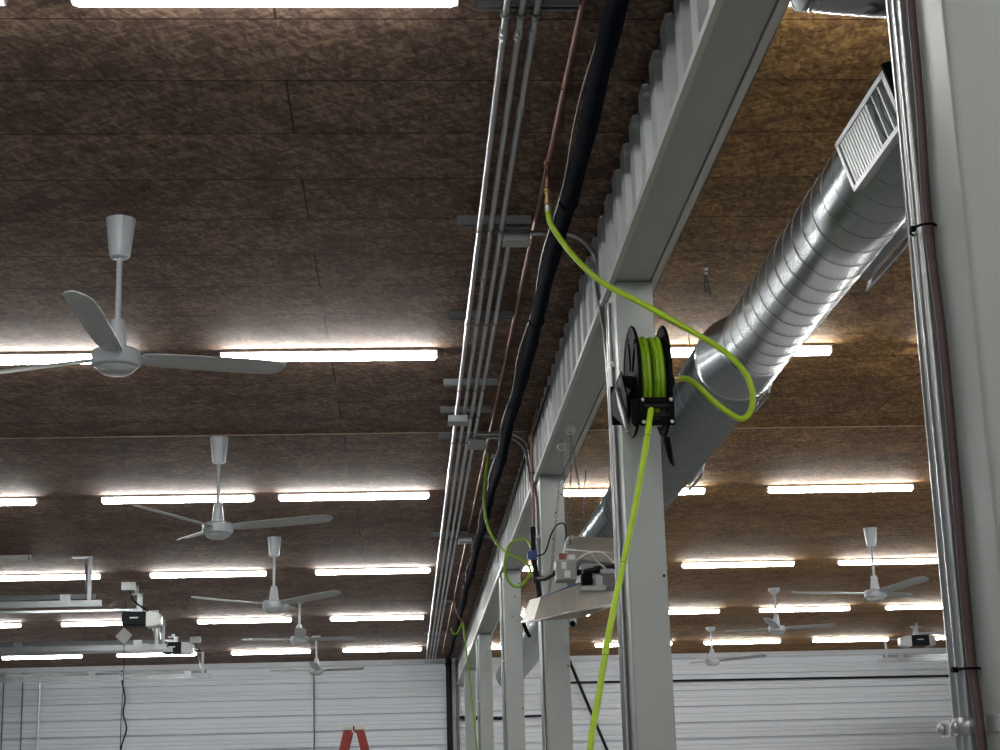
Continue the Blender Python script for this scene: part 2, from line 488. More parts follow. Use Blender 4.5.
fans = [(fanB, -1.215, 6.96, 28, 'big white ceiling fan nearest the camera with three broad blades'),
        (fanB, -1.255, 11.30, 115, 'white ceiling fan hanging second in the line beside the conduits'),
        (fanB, -1.20, 15.53, 83, 'white ceiling fan third in the line beside the conduits'),
        (fanS, -1.24, 19.97, 35, 'white ceiling fan with small canopy, fourth in the line beside the conduits'),
        (fanS, -1.265, 24.25, 30, 'white ceiling fan farthest in the line beside the conduits, before the back wall'),
        (fanB, 4.45, 15.59, 50, 'white ceiling fan nearest on the duct side, beside the foremost column'),
        (fanS, 4.45, 19.9, 10, 'white ceiling fan in the middle of the three on the duct side'),
        (fanS, 4.43, 24.15, -17, 'white ceiling fan farthest on the duct side, before the ribbed wall')]
used = set()
for src, x, y, a, lab in fans:
    if id(src) not in used:
        used.add(id(src)); src.location = (x, y, HC); src.rotation_euler = (0, 0, R(a)); src['label'] = lab
    else:
        dup(src, (x, y, HC), R(a), lab)

# ------------------------------------------------------------------ conduit rack on the ceiling
CZ = 4.119
racks = [(.350, 1.0, WB - .1, 'brightest steel conduit on the outer side of the ceiling bundle', [5.0, 8.35, 12.2, 15.4, 18.4, 21.4]),
         (.399, 1.0, WB - .1, 'second steel conduit in from the fan side of the ceiling bundle', [5.0, 7.62, 12.4, 14.4, 18.6, 21.4]),
         (.447, 1.0, WB - .1, 'third steel conduit in from the fan side of the ceiling bundle', [5.0, 5.62, 8.95, 12.2, 16.4, 20.4]),
         (.492, 7.0, WB - .1, 'short starting steel conduit nearest the copper pipe, leaving the first junction box', [7.65, 8.36, 12.2, 15.4])]
for x, y0, y1, lab, coup in racks:
    t = thing('electrical_conduit', lab, 'conduit', (x, (y0 + y1) / 2, CZ), 'steel conduits in the ceiling bundle')
    build('pipe', G().lathe((x, y0, CZ), (0, 1, 0), [(0, .0125), (y1 - y0, .0125)], n=14), 'conduit_steel', t)
    for c in coup:
        build('coupling', G().lathe((x, c, CZ), (0, 1, 0), [(0, .0135), (.004, .0162), (.03, .0162), (.034, .0145), (.042, .0145), (.046, .0162), (.072, .0162), (.076, .0135)], n=14).box(x - .004, x + .004, c + .01, c + .02, CZ - .022, CZ - .012), 'conduit_steel', t)
struts = [(4.865, .256, .587, 'at the top edge of the photo'), (6.90, .252, .578, 'under the first junction box'), (8.32, .252, .586, 'before the second row of lights'),
          (9.71, .253, .584, 'broad and pale beside the second light row'), (10.40, .247, .580, 'beside the small clamp box'), (11.16, .252, .500, 'at the second junction box'),
          (15.27, .256, .586, 'at the third junction box'), 
          (20.24, .285, .586, 'near the back of the hall'), (23.8, .275, .586, 'farthest back, beside the last light row')]
for y, x0, x1, lab in struts:
    y *= 1.0075
    b = G()
    # slotted C channel, open side down
    b.box(x0, x1, y - .0205, y + .0205, HC - .004, HC - .001)
    b.box(x0, x1, y - .0205, y - .018, HC - .041, HC - .003)
    b.box(x0, x1, y + .018, y + .0205, HC - .041, HC - .003)
    b.box(x0, x1, y - .018, y - .010, HC - .041, HC - .038)
    b.box(x0, x1, y + .010, y + .018, HC - .041, HC - .038)
    t = thing('strut_channel', 'short grey steel strut across the conduit bundle, ' + lab, 'strut', ((x0 + x1) / 2, y, HC), 'struts holding the conduit bundle')
    build('channel', b, 'strut_steel', t)
    for x, ya, yb, _, _ in racks:
        if ya < y and x0 < x < x1:
            b = G()
            b.rings([[Vector((x + (.0165) * math.cos(R(a)), y - .009, CZ + .0165 * math.sin(R(a)))) for a in range(160, 381, 20)],
                     [Vector((x + (.0165) * math.cos(R(a)), y + .009, CZ + .0165 * math.sin(R(a)))) for a in range(160, 381, 20)]], close=False, cap=False)
            b.box(x - .003, x + .003, y - .007, y + .007, CZ - .024, CZ - .014)
            build('pipe_clamp', b, 'strut_steel', t, solid=.002)

def jbox(x0, x1, y0, y1, z0, z1, lab, mt='box_steel', name='junction_box'):
    t = thing(name, lab, 'junction box', ((x0 + x1) / 2, (y0 + y1) / 2, z1))
    build('body', G().box(x0, x1, y0, y1, z0 + .004, z1, bev=.004), mt, t)
    cv = build('cover', G().box(x0 - .004, x1 + .004, y0 - .004, y1 + .004, z0, z0 + .005, bev=.0015), mt, t)
    b = G()
    for xx in (x0 + .008, x1 - .008):
        for yy in (y0 + .008, y1 - .008):
            b.lathe((xx, yy, z0 + .001), (0, 0, -1), [(0, .004), (.002, .0035), (.003, .001)], n=8)
    build('screw', b, 'strut_steel', cv)
    return t
jbox(.462, .574, 6.975, 7.065, 4.076, 4.136, 'square galvanised junction box nearest the camera on the conduit bundle')
jbox(.296, .422, 10.38, 10.50, 4.055, 4.102, 'small pale clamp box across the two outer conduits of the bundle')
jbox(.456, .575, 11.12, 11.25, 4.06, 4.136, 'galvanised junction box on the bundle where the small green hose drops')
jbox(.508, .63, 15.24, 15.37, 4.06, 4.136, 'galvanised junction box farther back on the bundle, third from the camera')

# conduits that leave the boxes and drop down columns
def conduit(name, pts, lab, r=.0125, straps=(), mt='conduit_steel', group=None, cat='conduit'):
    t = thing(name, lab, cat, pts[0], group)
    build('pipe', G().tube(pts, r, n=12), mt, t)
    for (x, y, z, sx) in straps:
        b = G()
        b.rings([[Vector((x + (r + .002) * math.cos(R(a)) , y + (r + .002) * math.sin(R(a)), z - .011)) for a in range(90, 271, 20)],
                 [Vector((x + (r + .002) * math.cos(R(a)) , y + (r + .002) * math.sin(R(a)), z + .011)) for a in range(90, 271, 20)]], close=False, cap=False)
        b.box(x - .002, x + .0135, y - r - .030, y - r - .001, z - .011, z + .011)
        st = build('strap', b, 'galvanised_bright', t)
        build('screw', G().lathe((x - .001, y - r - .018, z), (-1, 0, 0), [(0, .008), (.004, .0075), (.007, .003)], n=10), 'galvanised_bright', st)
    return t
def arc(c, r, a0, a1, ax1, ax2, n=9):
    c = Vector(c); ax1 = Vector(ax1); ax2 = Vector(ax2)
    return [c + (ax1 * math.cos(R(a0 + (a1 - a0) * i / n)) + ax2 * math.sin(R(a0 + (a1 - a0) * i / n))) * r for i in range(n + 1)]
el = [Vector((.574, 7.02, 4.125))] + [Vector((.72, 7.02, 4.125))] + arc((.722, 7.02, 3.98), .145, 90, 0, (1, 0, 0), (0, 0, 1))
el += [Vector((.868, 6.98, 3.86)), Vector((.872, 6.80, 3.60)), Vector((.873, 6.76, 3.4)), Vector((.873, 6.75, .3))]
conduit('electrical_conduit', el, 'conduit bending from the nearest junction box down the reel column', straps=[(.873, 6.757, 3.42, 1)])
conduit('electrical_conduit', [(.873, 6.70, 3.694), (.873, 6.70, .3)], 'straight vertical conduit on the reel column, closest to its face', straps=[(.873, 6.70, 3.42, 1)])
el = [Vector((.575, 11.15, 4.122)), Vector((.70, 11.15, 4.122))] + arc((.702, 11.15, 3.977), .145, 90, 10, (1, 0, 0), (0, 0, 1)) + [Vector((.860, 11.08, 3.85)), Vector((.873, 10.80, 3.5)), Vector((.873, 10.78, .3))]
conduit('electrical_conduit', el, 'lower of two conduits curving from the second box down the column', r=.011, straps=[(.873, 10.785, 3.33, 1)])
el = [Vector((.50, 11.10, 4.135)), Vector((.70, 11.10, 4.135))] + arc((.72, 11.10, 3.985), .15, 90, 20, (1, 0, 0), (0, 0, 1)) + [Vector((.868, 10.95, 3.88)), Vector((.874, 10.72, 3.6)), Vector((.874, 10.71, .3))]
conduit('electrical_conduit', el, 'upper of two conduits curving past the black pipe down the column', r=.011, straps=[(.874, 10.715, 3.36, 1)])
for y, lab in ((15.02, 'vertical conduit on the column behind the small hose loop'), (20.36, 'vertical conduit on the second to last column')):
    conduit('electrical_conduit', [(.873, y, 3.69), (.873, y, .3)], lab, straps=[(.873, y, 2.95, 1)])
el = [Vector((.628, 15.3, 4.125)), Vector((.74, 15.3, 4.125))] + arc((.74, 15.3, 3.99), .135, 90, 0, (1, 0, 0), (0, 0, 1)) + [Vector((.873, 15.13, 3.7)), Vector((.873, 15.10, .3))]
conduit('electrical_conduit', el, 'conduit curving from the third junction box down its column', r=.011)
# the pair on the nearest column
for y, lab, sy in ((2.640, 'outer of two bright vertical conduits on the nearest column', 2.690), (2.607, 'inner of two bright vertical conduits on the nearest column', 2.6235)):
    t = thing('electrical_conduit', lab, 'conduit', (.874, y, .1))
    build('pipe', G().tube([(.874, y, 3.735), (.874, y, .1)], .0128, n=20), 'conduit_steel', t)
    b = G()
    b.rings([[Vector((.874 + .0142 * math.cos(R(a)), y + .0142 * math.sin(R(a)), 1.722)) for a in range(70, 291, 10)],
             [Vector((.874 + .0142 * math.cos(R(a)), y + .0142 * math.sin(R(a)), 1.748)) for a in range(70, 291, 10)]], close=False, cap=False)
    if sy > y: b.face([(.8595, y + .01, 1.722), (.8595, sy + .012, 1.722), (.8595, sy + .012, 1.748), (.8595, y + .01, 1.748)])
    else: b.face([(.884, y - .01, 1.722), (.884, y - .12, 1.722), (.884, y - .12, 1.748), (.884, y - .01, 1.748)])
    st = build('strap', b, 'galvanised_bright', t, solid=.002)
    build('screw', G().lathe((.8585, sy, 1.735), (-1, 0, 0), [(-.03, .004), (0, .004), (.001, .0105), (.004, .010), (.007, .007), (.009, .002)], n=16), 'galvanised_bright', st)
build('strap', G().box(.8835, .8865, 2.465, 2.597, 1.722, 1.748), 'galvanised_bright', t)
tb = thing('air_line', 'dull brown rubber line tied beside the conduits on the nearest column', 'hose', (.876, 2.56, 1.6))
build('hose', G().tube(spline([(.878, 2.562, 3.7), (.878, 2.560, 3.0), (.877, 2.562, 2.75), (.876, 2.578, 2.56), (.8765, 2.562, 2.35), (.8765, 2.566, 2.1), (.876, 2.572, 1.95), (.876, 2.572, 1.82), (.874, 2.556, 1.72), (.876, 2.560, 1.4), (.876, 2.56, .2)]), .0075, n=10), 'brown_hose', tb)
for z in (2.545, 1.82):
    b = G().torus((.872, 2.588, z), (0, 0, 1), .0205, .0022, n=24, m=6, stretch=1.5, up=(0, 1, 0)).box(.848, .856, 2.578, 2.588, z - .004, z + .004)
    build('cable_tie', b, 'black_plastic', tb)

# ------------------------------------------------------------------ copper air pipe, black insulated pipe
t = thing('copper_pipe', 'thin brown copper air pipe on the ceiling beside the conduit bundle', 'pipe', (.590, 10, 4.12))
build('pipe', G().lathe((.601, 1.0, 4.158), (0, 1, 0), [(0, .0115), (26.0, .0115)], n=12), 'copper', t)
b = G().lathe((.598, 6.24, 4.160), (0, 1, 0), [(0, .012), (.006, .0155), (.05, .0155), (.056, .012)], n=12)
b.tube([(.598, 6.27, 4.160), (.597, 6.29, 4.11), (.594, 6.30, 4.05)], .010, n=10)
build('tee_fitting', b, 'copper', t)
b = G()
for y in (5.55, 8.0, 9.7, 12.5, 14.0, 17.0, 20.0, 23.0):
    b.box(.582, .614, y - .008, y + .008, 4.168, HC - .001)
    b.torus((.598, y, 4.160), (0, 1, 0), .0125, .0025, n=16, m=6)
build('pipe_hanger', b, 'copper', t)
t = thing('insulated_pipe', 'black foam wrapped pipe along the ceiling beside the ribbed beam', 'pipe', (.705, 9, 4.1))
wob = [(.692 + .006 * math.sin(y * 2.3), y, 4.060 + .005 * math.sin(y * 3.1)) for y in [1 + i * .2 for i in range(136)]]
build('foam_sleeve', G().tube(wob, .036, n=14, rad=[.036 + .003 * math.sin(i * 1.7) for i in range(136)]), 'navy_foam', t)
b = G()
for y in (6.45, 8.15, 9.9, 11.6, 13.3, 15.5, 18, 21): b.torus((.692 + .006 * math.sin(y * 2.3), y, 4.060), (0, 1, 0), .0385, .004, n=20, m=6).box(.680, .704, y - .008, y + .008, 4.095, HC - .001)
build('tape_band', b, 'black_plastic', t)
w = [(.655 - .018 * math.sin((y - 3) * 1.9) ** 2 + .004, y, 4.062) for y in [1 + i * .15 for i in range(120)]]
tag(build('wire', G().tube(w, .004, n=6), 'cable_grey', loc=(.655, 8, 4.112)), 'thin tan wire wandering along the black insulated pipe', 'wire')
# loose dark cable hung along the beam's web
w = spline([(.868, 9.5, 4.06), (.868, 10.6, 4.05), (.866, 11.4, 4.07), (.862, 12.3, 4.02), (.84, 12.9, 3.93), (.835, 13.6, 3.90), (.845, 14.7, 3.99), (.86, 16.5, 4.05), (.86, 20, 4.05)])
tag(build('cable', G().tube(w, .005, n=6), 'black_plastic', loc=(.85, 13, 4)), 'dark cable sagging along the ribbed beam behind the second box', 'cable')
# copper drop down the second column
t = thing('copper_pipe', 'thin copper drop pipe leaving the beam and running down beside the heater column', 'pipe', (.85, 10.7, 3.6))
build('pipe', G().tube(spline([(.866, 10.25, 4.12), (.858, 10.45, 4.10), (.842, 10.58, 4.02), (.838, 10.60, 3.85), (.838, 10.58, 3.6), (.832, 10.52, 3.42), (.812, 10.36, 3.34)]), .009, n=10), 'copper', t)
build('tape_band', G().torus((.838, 10.595, 3.76), (0, 0, 1), .0105, .004, n=16, m=6), 'black_plastic', t)

# ------------------------------------------------------------------ spiral duct
DX, DZ = 1.534, 3.570
def duct_section(name, par, y0, y1, xc, zc, r, pitch=.132, seams=True):
    N_ = 56
    b = G()
    ys = [y0, y1]
    b.rings([[Vector((xc + r * math.cos(2 * math.pi * k / N_), y, zc + r * math.sin(2 * math.pi * k / N_))) for k in range(N_)] for y in ys], cap=False)
    o = build(name, b, 'galvanised', par, solid=.004)
    if seams:
        turns = (y1 - y0) / pitch; S = 36; n = int(turns * S)
        cols_ = []
        for i in range(n + 1):
            a = 2 * math.pi * i / S; y = y0 + pitch * i / S
            c, s_ = math.cos(a), math.sin(a)
            cols_.append([Vector((xc + (r - .001) * c, y - .0022, zc + (r - .001) * s_)), Vector((xc + (r + .0036) * c, y - .0007, zc + (r + .0036) * s_)),
                          Vector((xc + (r + .0036) * c, y + .0007, zc + (r + .0036) * s_)), Vector((xc + (r - .001) * c, y + .0022, zc + (r - .001) * s_))])
        b = G().rings(cols_, close=False, cap=False)
        build('spiral_seam', b, 'duct_seam', o)
    return o
t = thing('spiral_duct', 'long shiny galvanised spiral duct hung beside the beam', 'duct', (DX, 10, DZ))
duct_section('duct_section', t, 2.95, 7.05, DX, DZ, .158, .145)
duct_section('duct_section', t, 7.12, 24.4, 1.500, DZ - .003, .186, .15)
N_ = 56
b = G().rings([[Vector((x + r * math.cos(2 * math.pi * k / N_), y, z + r * math.sin(2 * math.pi * k / N_))) for k in range(N_)]
               for y, x, z, r in ((6.86, DX, DZ, .160), (6.90, DX, DZ, .1605), (7.10, 1.500, DZ - .003, .1875), (7.16, 1.500, DZ - .003, .1885), (7.165, 1.500, DZ - .003, .1865))], cap=False)
build('reducer_collar', b, 'galvanised', t)
build('end_cap', G().lathe((DX, 2.94, DZ), (0, 1, 0), [(0, .02), (.002, .162), (.04, .162)], n=48), 'galvanised', t)
build('end_cap', G().lathe((1.500, 24.38, DZ - .003), (0, 1, 0), [(0, .189), (.03, .189), (.032, .02)], n=48), 'galvanised', t)
b = G()
for y, xc, r in ((8.8, 1.497, .190), (12.6, 1.497, .190), (17, 1.497, .190), (22, 1.500, .186)):
    b.tube([(xc - r * .7, y, DZ + r * .72), (xc - r * .45, y, HC - .001)], .0025, n=6)
    b.tube([(xc + r * .7, y, DZ + r * .72), (xc + r * .45, y, HC - .001)], .0025, n=6)
build('hanger_wire', b, 'strut_steel', t)
def register(par, xc, r, side, y0, y1, tilt=17, out=.045, h=.165):
    """side mounted louvred air outlet; local x = out of the duct, z = up along its face"""
    M_ = Matrix.Translation((xc, 0, DZ)) @ Matrix.Rotation(R(-tilt if side > 0 else tilt), 4, 'Y') if False else None
    a = R(tilt)
    nx = Vector((side * math.cos(a), 0, -math.sin(a)))          # outward
    uz = Vector((side * math.sin(a), 0, math.cos(a)))           # up along the face
    o0 = Vector((xc, 0, DZ)) + nx * (r - .012)
    def Q(o_, y, z): return o0 + nx * o_ + uz * z + Vector((0, y, 0))
    def bx(bg, o1, o2, ya, yb, z1, z2):
        bg.rings([[Q(o1, ya, z1), Q(o2, ya, z1), Q(o2, ya, z2), Q(o1, ya, z2)], [Q(o1, yb, z1), Q(o2, yb, z1), Q(o2, yb, z2), Q(o1, yb, z2)]], smooth=False)
    hh = h / 2
    if side > 0:
        b = G(); bx(b, -.05, out, y0 + .02, y1 - .02, -hh * .55, hh * .55)
        reg = build('register_neck', b, 'duct_seam', par)
        b = G(); bx(b, out, out + .007, y0, y1, -hh, -hh + .018); bx(b, out, out + .007, y0, y1, hh - .018, hh); bx(b, out, out + .007, y0, y0 + .018, -hh, hh); bx(b, out, out + .007, y1 - .018, y1, -hh, hh)
        build('face_plate', b, 'register_paint', reg)
        return reg
    b = G()
    bx(b, -.05, out, y0, y1, hh - .014, hh); bx(b, -.05, out, y0, y1, -hh, -hh + .014)
    bx(b, -.05, out, y1 - .022, y1, -hh, hh)
    bx(b, .0, out, y0 + .01, y0 + .045, -hh, hh)
    bx(b, -.004, 0, y0, y1, -hh, hh)
    reg = build('register_frame', b, 'register_paint', par)
    b = G(); bx(b, -.03, out - .012, y0, y1, hh, hh + .012)  # black strip stands in for the shaded gap along the frame's upper edge
    build('gap_shade', b, 'black_plastic', reg)
    b = G(); bx(b, -.06, out + .004, y0 - .004, y0 + .010, -hh - .004, hh + .010)
    build('scoop_plate', b, 'black_plastic', reg)
    b = G()
    y = y0 + .10
    i = 0
    while y < y1 - .03:
        bx(b, .004, out - .004, y, y + (.010 if i < 2 else .0165), -hh + .012, hh - .012)
        y += .062 if i < 2 else .0235
        i += 1
    build('louvre_blade', b, 'register_paint', reg)
    return reg
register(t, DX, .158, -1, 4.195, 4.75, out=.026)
register(t, DX, .158, 1, 5.16, 5.74, tilt=17, out=.048)
register(t, 1.497, .190, 1, 7.30, 7.60, tilt=17, out=.020)
register(t, 1.497, .190, 1, 9.15, 9.60, tilt=17, out=.03)

# flexible foil branch duct at the top edge
t = thing('flexible_duct', 'crinkled silver foil duct at the top edge beside the nearest column', 'duct', (1.5, 4.2, 3.98))
path = spline([(1.108, 4.125, 3.865), (1.112, 4.125, 3.864), (1.125, 4.126, 3.863), (1.16, 4.13, 3.860), (1.30, 4.14, 3.852), (1.58, 4.17, 3.85), (1.9, 4.2, 3.87), (2.3, 4.2, 3.89), (2.7, 4.2, 3.93), (3.1, 4.2, 3.97)], 10)
build('sleeve', G().tube(path, .1, n=32, rad=[min(.118 + (.005 if i % 2 else -.003), .02 + .098 * min(1, i / 22.0) ** .5) for i in range(len(path))]), 'foil', t)
build('neck', G().lathe((1.30, 4.14, 3.90), (0, 0, 1), [(0, .09), (.278, .09)], n=32), 'foil', t)
build('collar', G().torus((1.30, 4.14, 4.17), (0, 0, 1), .095, .007, n=36, m=6), 'galvanised', t)
build('fastener', G().ball((1.26, 4.07, 3.755), .012), 'white_plastic', t)

# ------------------------------------------------------------------ hose reel on the column
RX, RY, RZ = .955, 6.235, 3.232
t = thing('hose_reel', 'black wall reel wound with lime green hose on the second column', 'hose reel', (RX, 6.53, RZ))
def disc(xc, s_):
    b = G().lathe((xc, RY, RZ), (s_, 0, 0), [(-.004, .04), (-.004, .150), (.000, .170), (-.004, .200), (.000, .214), (.008, .219), (.012, .214), (.006, .200), (.010, .168), (.006, .148), (.006, .04)], n=64)
    o = build('side_disc', b, 'black_plastic', t)
    b = G()
    for k in range(6):
        a = 2 * math.pi * k / 6 + .3
        b.box(-.005, .012, .05, .19, -.007, .007, mtx=Matrix.Translation((xc, RY, RZ)) @ Matrix.Rotation(a, 4, 'X') @ Matrix.Scale(s_, 4, (1, 0, 0)))
    build('spoke_rib', b, 'black_plastic', o)
disc(.899, -1); disc(1.006, 1)
build('drum', G().lathe((.900, RY, RZ), (1, 0, 0), [(0, .10), (.106, .10)], n=40), 'black_plastic', t)
hw = G()
for lay, rr in ((0, .118), (1, .142), (2, .165)):
    m_ = 5 if lay < 2 else 4
    for k in range(m_):
        hw.torus((.9125 + (.0205 if lay < 2 else .0268) * k + (.006 if lay == 1 else 0), RY, RZ), (1, .03 * (-1) ** k, .02), rr, .0112, n=56, m=10)
build('wound_hose', hw, 'hose_wound', t)
build('axle', G().lathe((.845, RY, RZ), (1, 0, 0), [(0, .012), (.004, .024), (.21, .024), (.214, .012)], n=20), 'black_iron', t)
# swivel joint, side arm and slotted foot
build('swivel', G().lathe((1.02, RY, RZ + .01), (1, 0, 0), [(0, .022), (.025, .022), (.03, .015), (.055, .015)], n=14), 'brass', t)
b = G()
arm = [(RY + .03, RZ + .035), (RY - .03, RZ + .035), (RY - .15, RZ - .09), (RY - .155, RZ - .195), (RY - .10, RZ - .205), (RY + .29, RZ - .06), (RY + .29, RZ + .02)]
b.rings([[Vector((.846, y, z)) for y, z in arm], [Vector((.852, y, z)) for y, z in arm]], smooth=False)
build('support_arm', b, 'black_plastic', t)
b = G()
for k in range(7):
    y = RY - .145 + .028 * k; z = RZ - .19 + .022 * k
    b.box(.834, .847, -.006, .006, -.055, .055, bev=.003, mtx=Matrix.Translation((0, y, z)) @ Matrix.Rotation(R(-35), 4, 'X'))
build('arm_rib', b, 'galvanised_bright', t)
build('foot_plate', G().box(.846, 1.035, 6.525, 6.547, RZ - .10, RZ + .06, bev=.004).box(.90, .925, RY + .10, 6.53, RZ - .07, RZ - .05, bev=.003).box(.975, 1.0, RY + .10, 6.53, RZ - .07, RZ - .05, bev=.003), 'black_plastic', t)
build('latch_tail', G().rings([[Vector((1.012, RY + .02, RZ - .215)), Vector((1.032, RY + .02, RZ - .215)), Vector((1.040, RY + .03, RZ - .33)), Vector((1.026, RY + .03, RZ - .31))],
                               [Vector((1.012, RY + .07, RZ - .215)), Vector((1.032, RY + .07, RZ - .215)), Vector((1.052, RY + .05, RZ - .325)), Vector((1.040, RY + .05, RZ - .305))]], smooth=False), 'black_plastic', t)
# guide frame with four rollers at the outlet
gy = RY - .225
b = G()
x0, x1, z0, z1 = .884, 1.014, 3.008, 3.113
b.box(x0, x1, gy - .008, gy + .01, z1 - .022, z1, bev=.003).box(x0, x1, gy - .008, gy + .01, z0, z0 + .022, bev=.003)
b.box(x0, x0 + .03, gy - .008, gy + .01, z0, z1, bev=.003).box(x1 - .028, x1, gy - .008, gy + .01, z0, z1, bev=.003)
b.box(.853, x0 + .01, gy + .002, gy + .012, z0 + .005, z1 - .005, bev=.002)
fr = build('guide_frame', b, 'black_plastic', t)
for zz in (z1 - .034, z0 + .034): build('roller', G().lathe((x0 + .02, gy - .004, zz), (1, 0, 0), [(0, .004), (0.001, .010), (x1 - x0 - .041, .010), (x1 - x0 - .04, .004)], n=14), 'black_iron', fr)
for xx in (x0 + .042, x1 - .042): build('roller', G().lathe((xx, gy + .008, z0 + .02), (0, 0, 1), [(0, .004), (0.001, .009), (z1 - z0 - .041, .009), (z1 - z0 - .04, .004)], n=14), 'black_iron', fr)
for xx in (x0 + .012, x1 - .012):
    for zz in (z0 + .010, z1 - .010):
        build('bolt', G().lathe((xx, gy - .007, zz), (0, -1, 0), [(0, .008), (.004, .0075), (.007, .004)], n=10), 'galvanised_bright', fr)

# working hose out of the reel, pulled down toward the camera
hp = spline([(.935, 6.12, 3.085), (.930, 6.05, 3.078), (.924, 6.00, 3.062), (.910, 5.96, 3.01), (.883, 5.89, 2.905), (.816, 5.78, 2.655), (.743, 5.66, 2.415), (.664, 5.49, 2.165), (.609, 5.35, 1.965), (.561, 5.20, 1.806), (.50, 4.95, 1.45), (.44, 4.7, 1.0), (.40, 4.5, .5), (.38, 4.35, .10), (.36, 4.2, .014), (.2, 3.9, .014)])
t = thing('air_hose', 'lime green air hose pulled down from the black reel', 'hose', (.9, 6, 3.1))
build('hose', G().tube(hp, .0112, n=12), 'hose_green', t)
b = G()
for q in (30, 47, 58): b.torus(hp[q], hp[q + 1] - hp[q], .0108, .0012, n=14, m=5)
build('printed_mark', b, 'black_plastic', t)
# feed hose from the ceiling pipe, looping out past the duct and back into the reel
fp = spline([(.596, 6.305, 3.965), (.602, 6.305, 3.92), (.626, 6.30, 3.868), (.689, 6.29, 3.77), (.793, 6.25, 3.645), (.948, 6.20, 3.535), (1.10, 6.17, 3.43), (1.228, 6.15, 3.34), (1.310, 6.14, 3.25), (1.340, 6.14, 3.165), (1.333, 6.15, 3.095), (1.300, 6.16, 3.062), (1.256, 6.17, 3.085), (1.198, 6.19, 3.14), (1.146, 6.21, 3.205), (1.108, 6.225, 3.238), (1.07, 6.235, 3.242)])
t = thing('air_hose', 'lime green feed hose looping from the ceiling pipe to the reel', 'hose', (.596, 6.3, 4))
build('hose', G().tube(fp, .0118, n=12), 'hose_green', t)
build('brass_fitting', G().lathe((.594, 6.30, 4.062), (.02, .04, -1), [(0, .010), (.004, .014), (.018, .014), (.022, .010), (.045, .010), (.048, .0145), (.066, .0145), (.070, .011), (.098, .0125)], n=12), 'brass', t)
build('ferrule', G().lathe((.5955, 6.304, 3.985), (.03, .02, -1), [(0, .0135), (.024, .0135)], n=12), 'galvanised_bright', t)
# second drop with the small loop
t = thing('air_hose', 'slim green hose looping beside the heater under the second junction box', 'hose', (.606, 11.6, 4.08))
h2 = spline([(.604, 11.55, 4.085), (.590, 11.53, 4.00), (.576, 11.5, 3.897), (.56, 11.4, 3.715), (.579, 11.3, 3.53), (.638, 11.2, 3.389), (.695, 11.05, 3.31), (.776, 10.9, 3.239), (.82, 10.8, 3.165), (.801, 10.75, 3.099), (.731, 10.7, 3.036), (.668, 10.66, 3.069), (.645, 10.62, 3.166), (.667, 10.6, 3.276), (.717, 10.55, 3.313), (.775, 10.45, 3.30), (.80, 10.30, 3.22)])
build('hose', G().tube(h2, .0092, n=10), 'hose_wound', t)
build('ferrule', G().lathe((.604, 11.555, 4.11), (-.05, -.1, -1), [(0, .011), (.05, .011)], n=10), 'galvanised_bright', t)
tag(build('pipe_tag', G().box(.628, .672, 11.52, 11.535, 4.055, 4.085, bev=.004), 'white_plastic', loc=(.65, 11.53, 4.07)), 'small white tag beside the top of the slim looped hose', 'tag')
# third drop near the back
t = thing('air_hose', 'thin green hose hanging straight down far back beside the last columns', 'hose', (.70, 20, 4.05))
build('hose', G().tube(spline([(.553, 20, 3.80), (.570, 20, 3.745), (.588, 20, 3.721), (.62, 20, 3.73), (.648, 20, 3.77), (.675, 20, 3.83), (.697, 20, 3.84), (.726, 20, 3.53), (.776, 20, 3.061), (.83, 20, 2.368), (.86, 20, 1.6), (.86, 19.9, 1.1)]), .0105, n=8), 'hose_wound', t)
build('drop_pipe', G().tube([(.598, 20, 4.160), (.606, 20, 4.05), (.645, 20, 3.93), (.685, 20, 3.87), (.697, 20, 3.84)], .012, n=8), 'copper', t)

# ------------------------------------------------------------------ infrared gas heater
t = thing('gas_heater', 'silver overhead gas heater with flared reflector hung on chains', 'heater', (1.05, 9.8, 2.95))
d_, e_, f_ = (.759, 9.815, 2.717), (.965, 9.45, 2.728), (1.287, 9.852, 2.817)
a_, b_, c_ = (.808, 9.85, 2.861), (1.005, 9.52, 2.893), (1.30, 9.88, 2.915)
d2, a2 = (.729, 10.4, 2.778), (.78, 10.35, 2.907)
f2, c2 = (1.10, 10.42, 2.80), (1.10, 10.38, 2.92)
G1 = G()
for q in ((a_, b_, e_, d_), (a2, a_, d_, d2), (c2, a2, d2, f2), (c_, c2, f2, f_)): G1.face(q)
build('lower_reflector', G1, 'heater_sheet', t, solid=.005)
build('lower_reflector', G().face((b_, c_, f_, e_)), 'heater_sheet', t, solid=.005)
build('reflector_edge', G().tube([a_, b_], .006, n=8), 'blue_paint', t)
build('reflector_lip', G().tube([e_, f_], .007, n=8).tube([d_, e_], .004, n=8).tube([d2, d_], .006, n=8), 'galvanised_bright', t)
G1 = G()
rows = [[(1.015, 9.97, 3.240), (1.33, 9.90, 3.205), (1.5, 9.86, 3.186)], [(.985, 9.90, 3.205), (1.32, 9.76, 3.15), (1.5, 9.68, 3.12)], [(.950, 9.78, 3.129), (1.30, 9.60, 3.07), (1.5, 9.5, 3.03)], [(.975, 9.70, 3.070), (1.275, 9.50, 2.99), (1.5, 9.40, 2.95)]]
G1.rings([[Vector(q) for q in r_] for r_ in rows], close=False, smooth=False, cap=False)
build('upper_reflector', G1, 'heater_sheet', t, solid=.005)
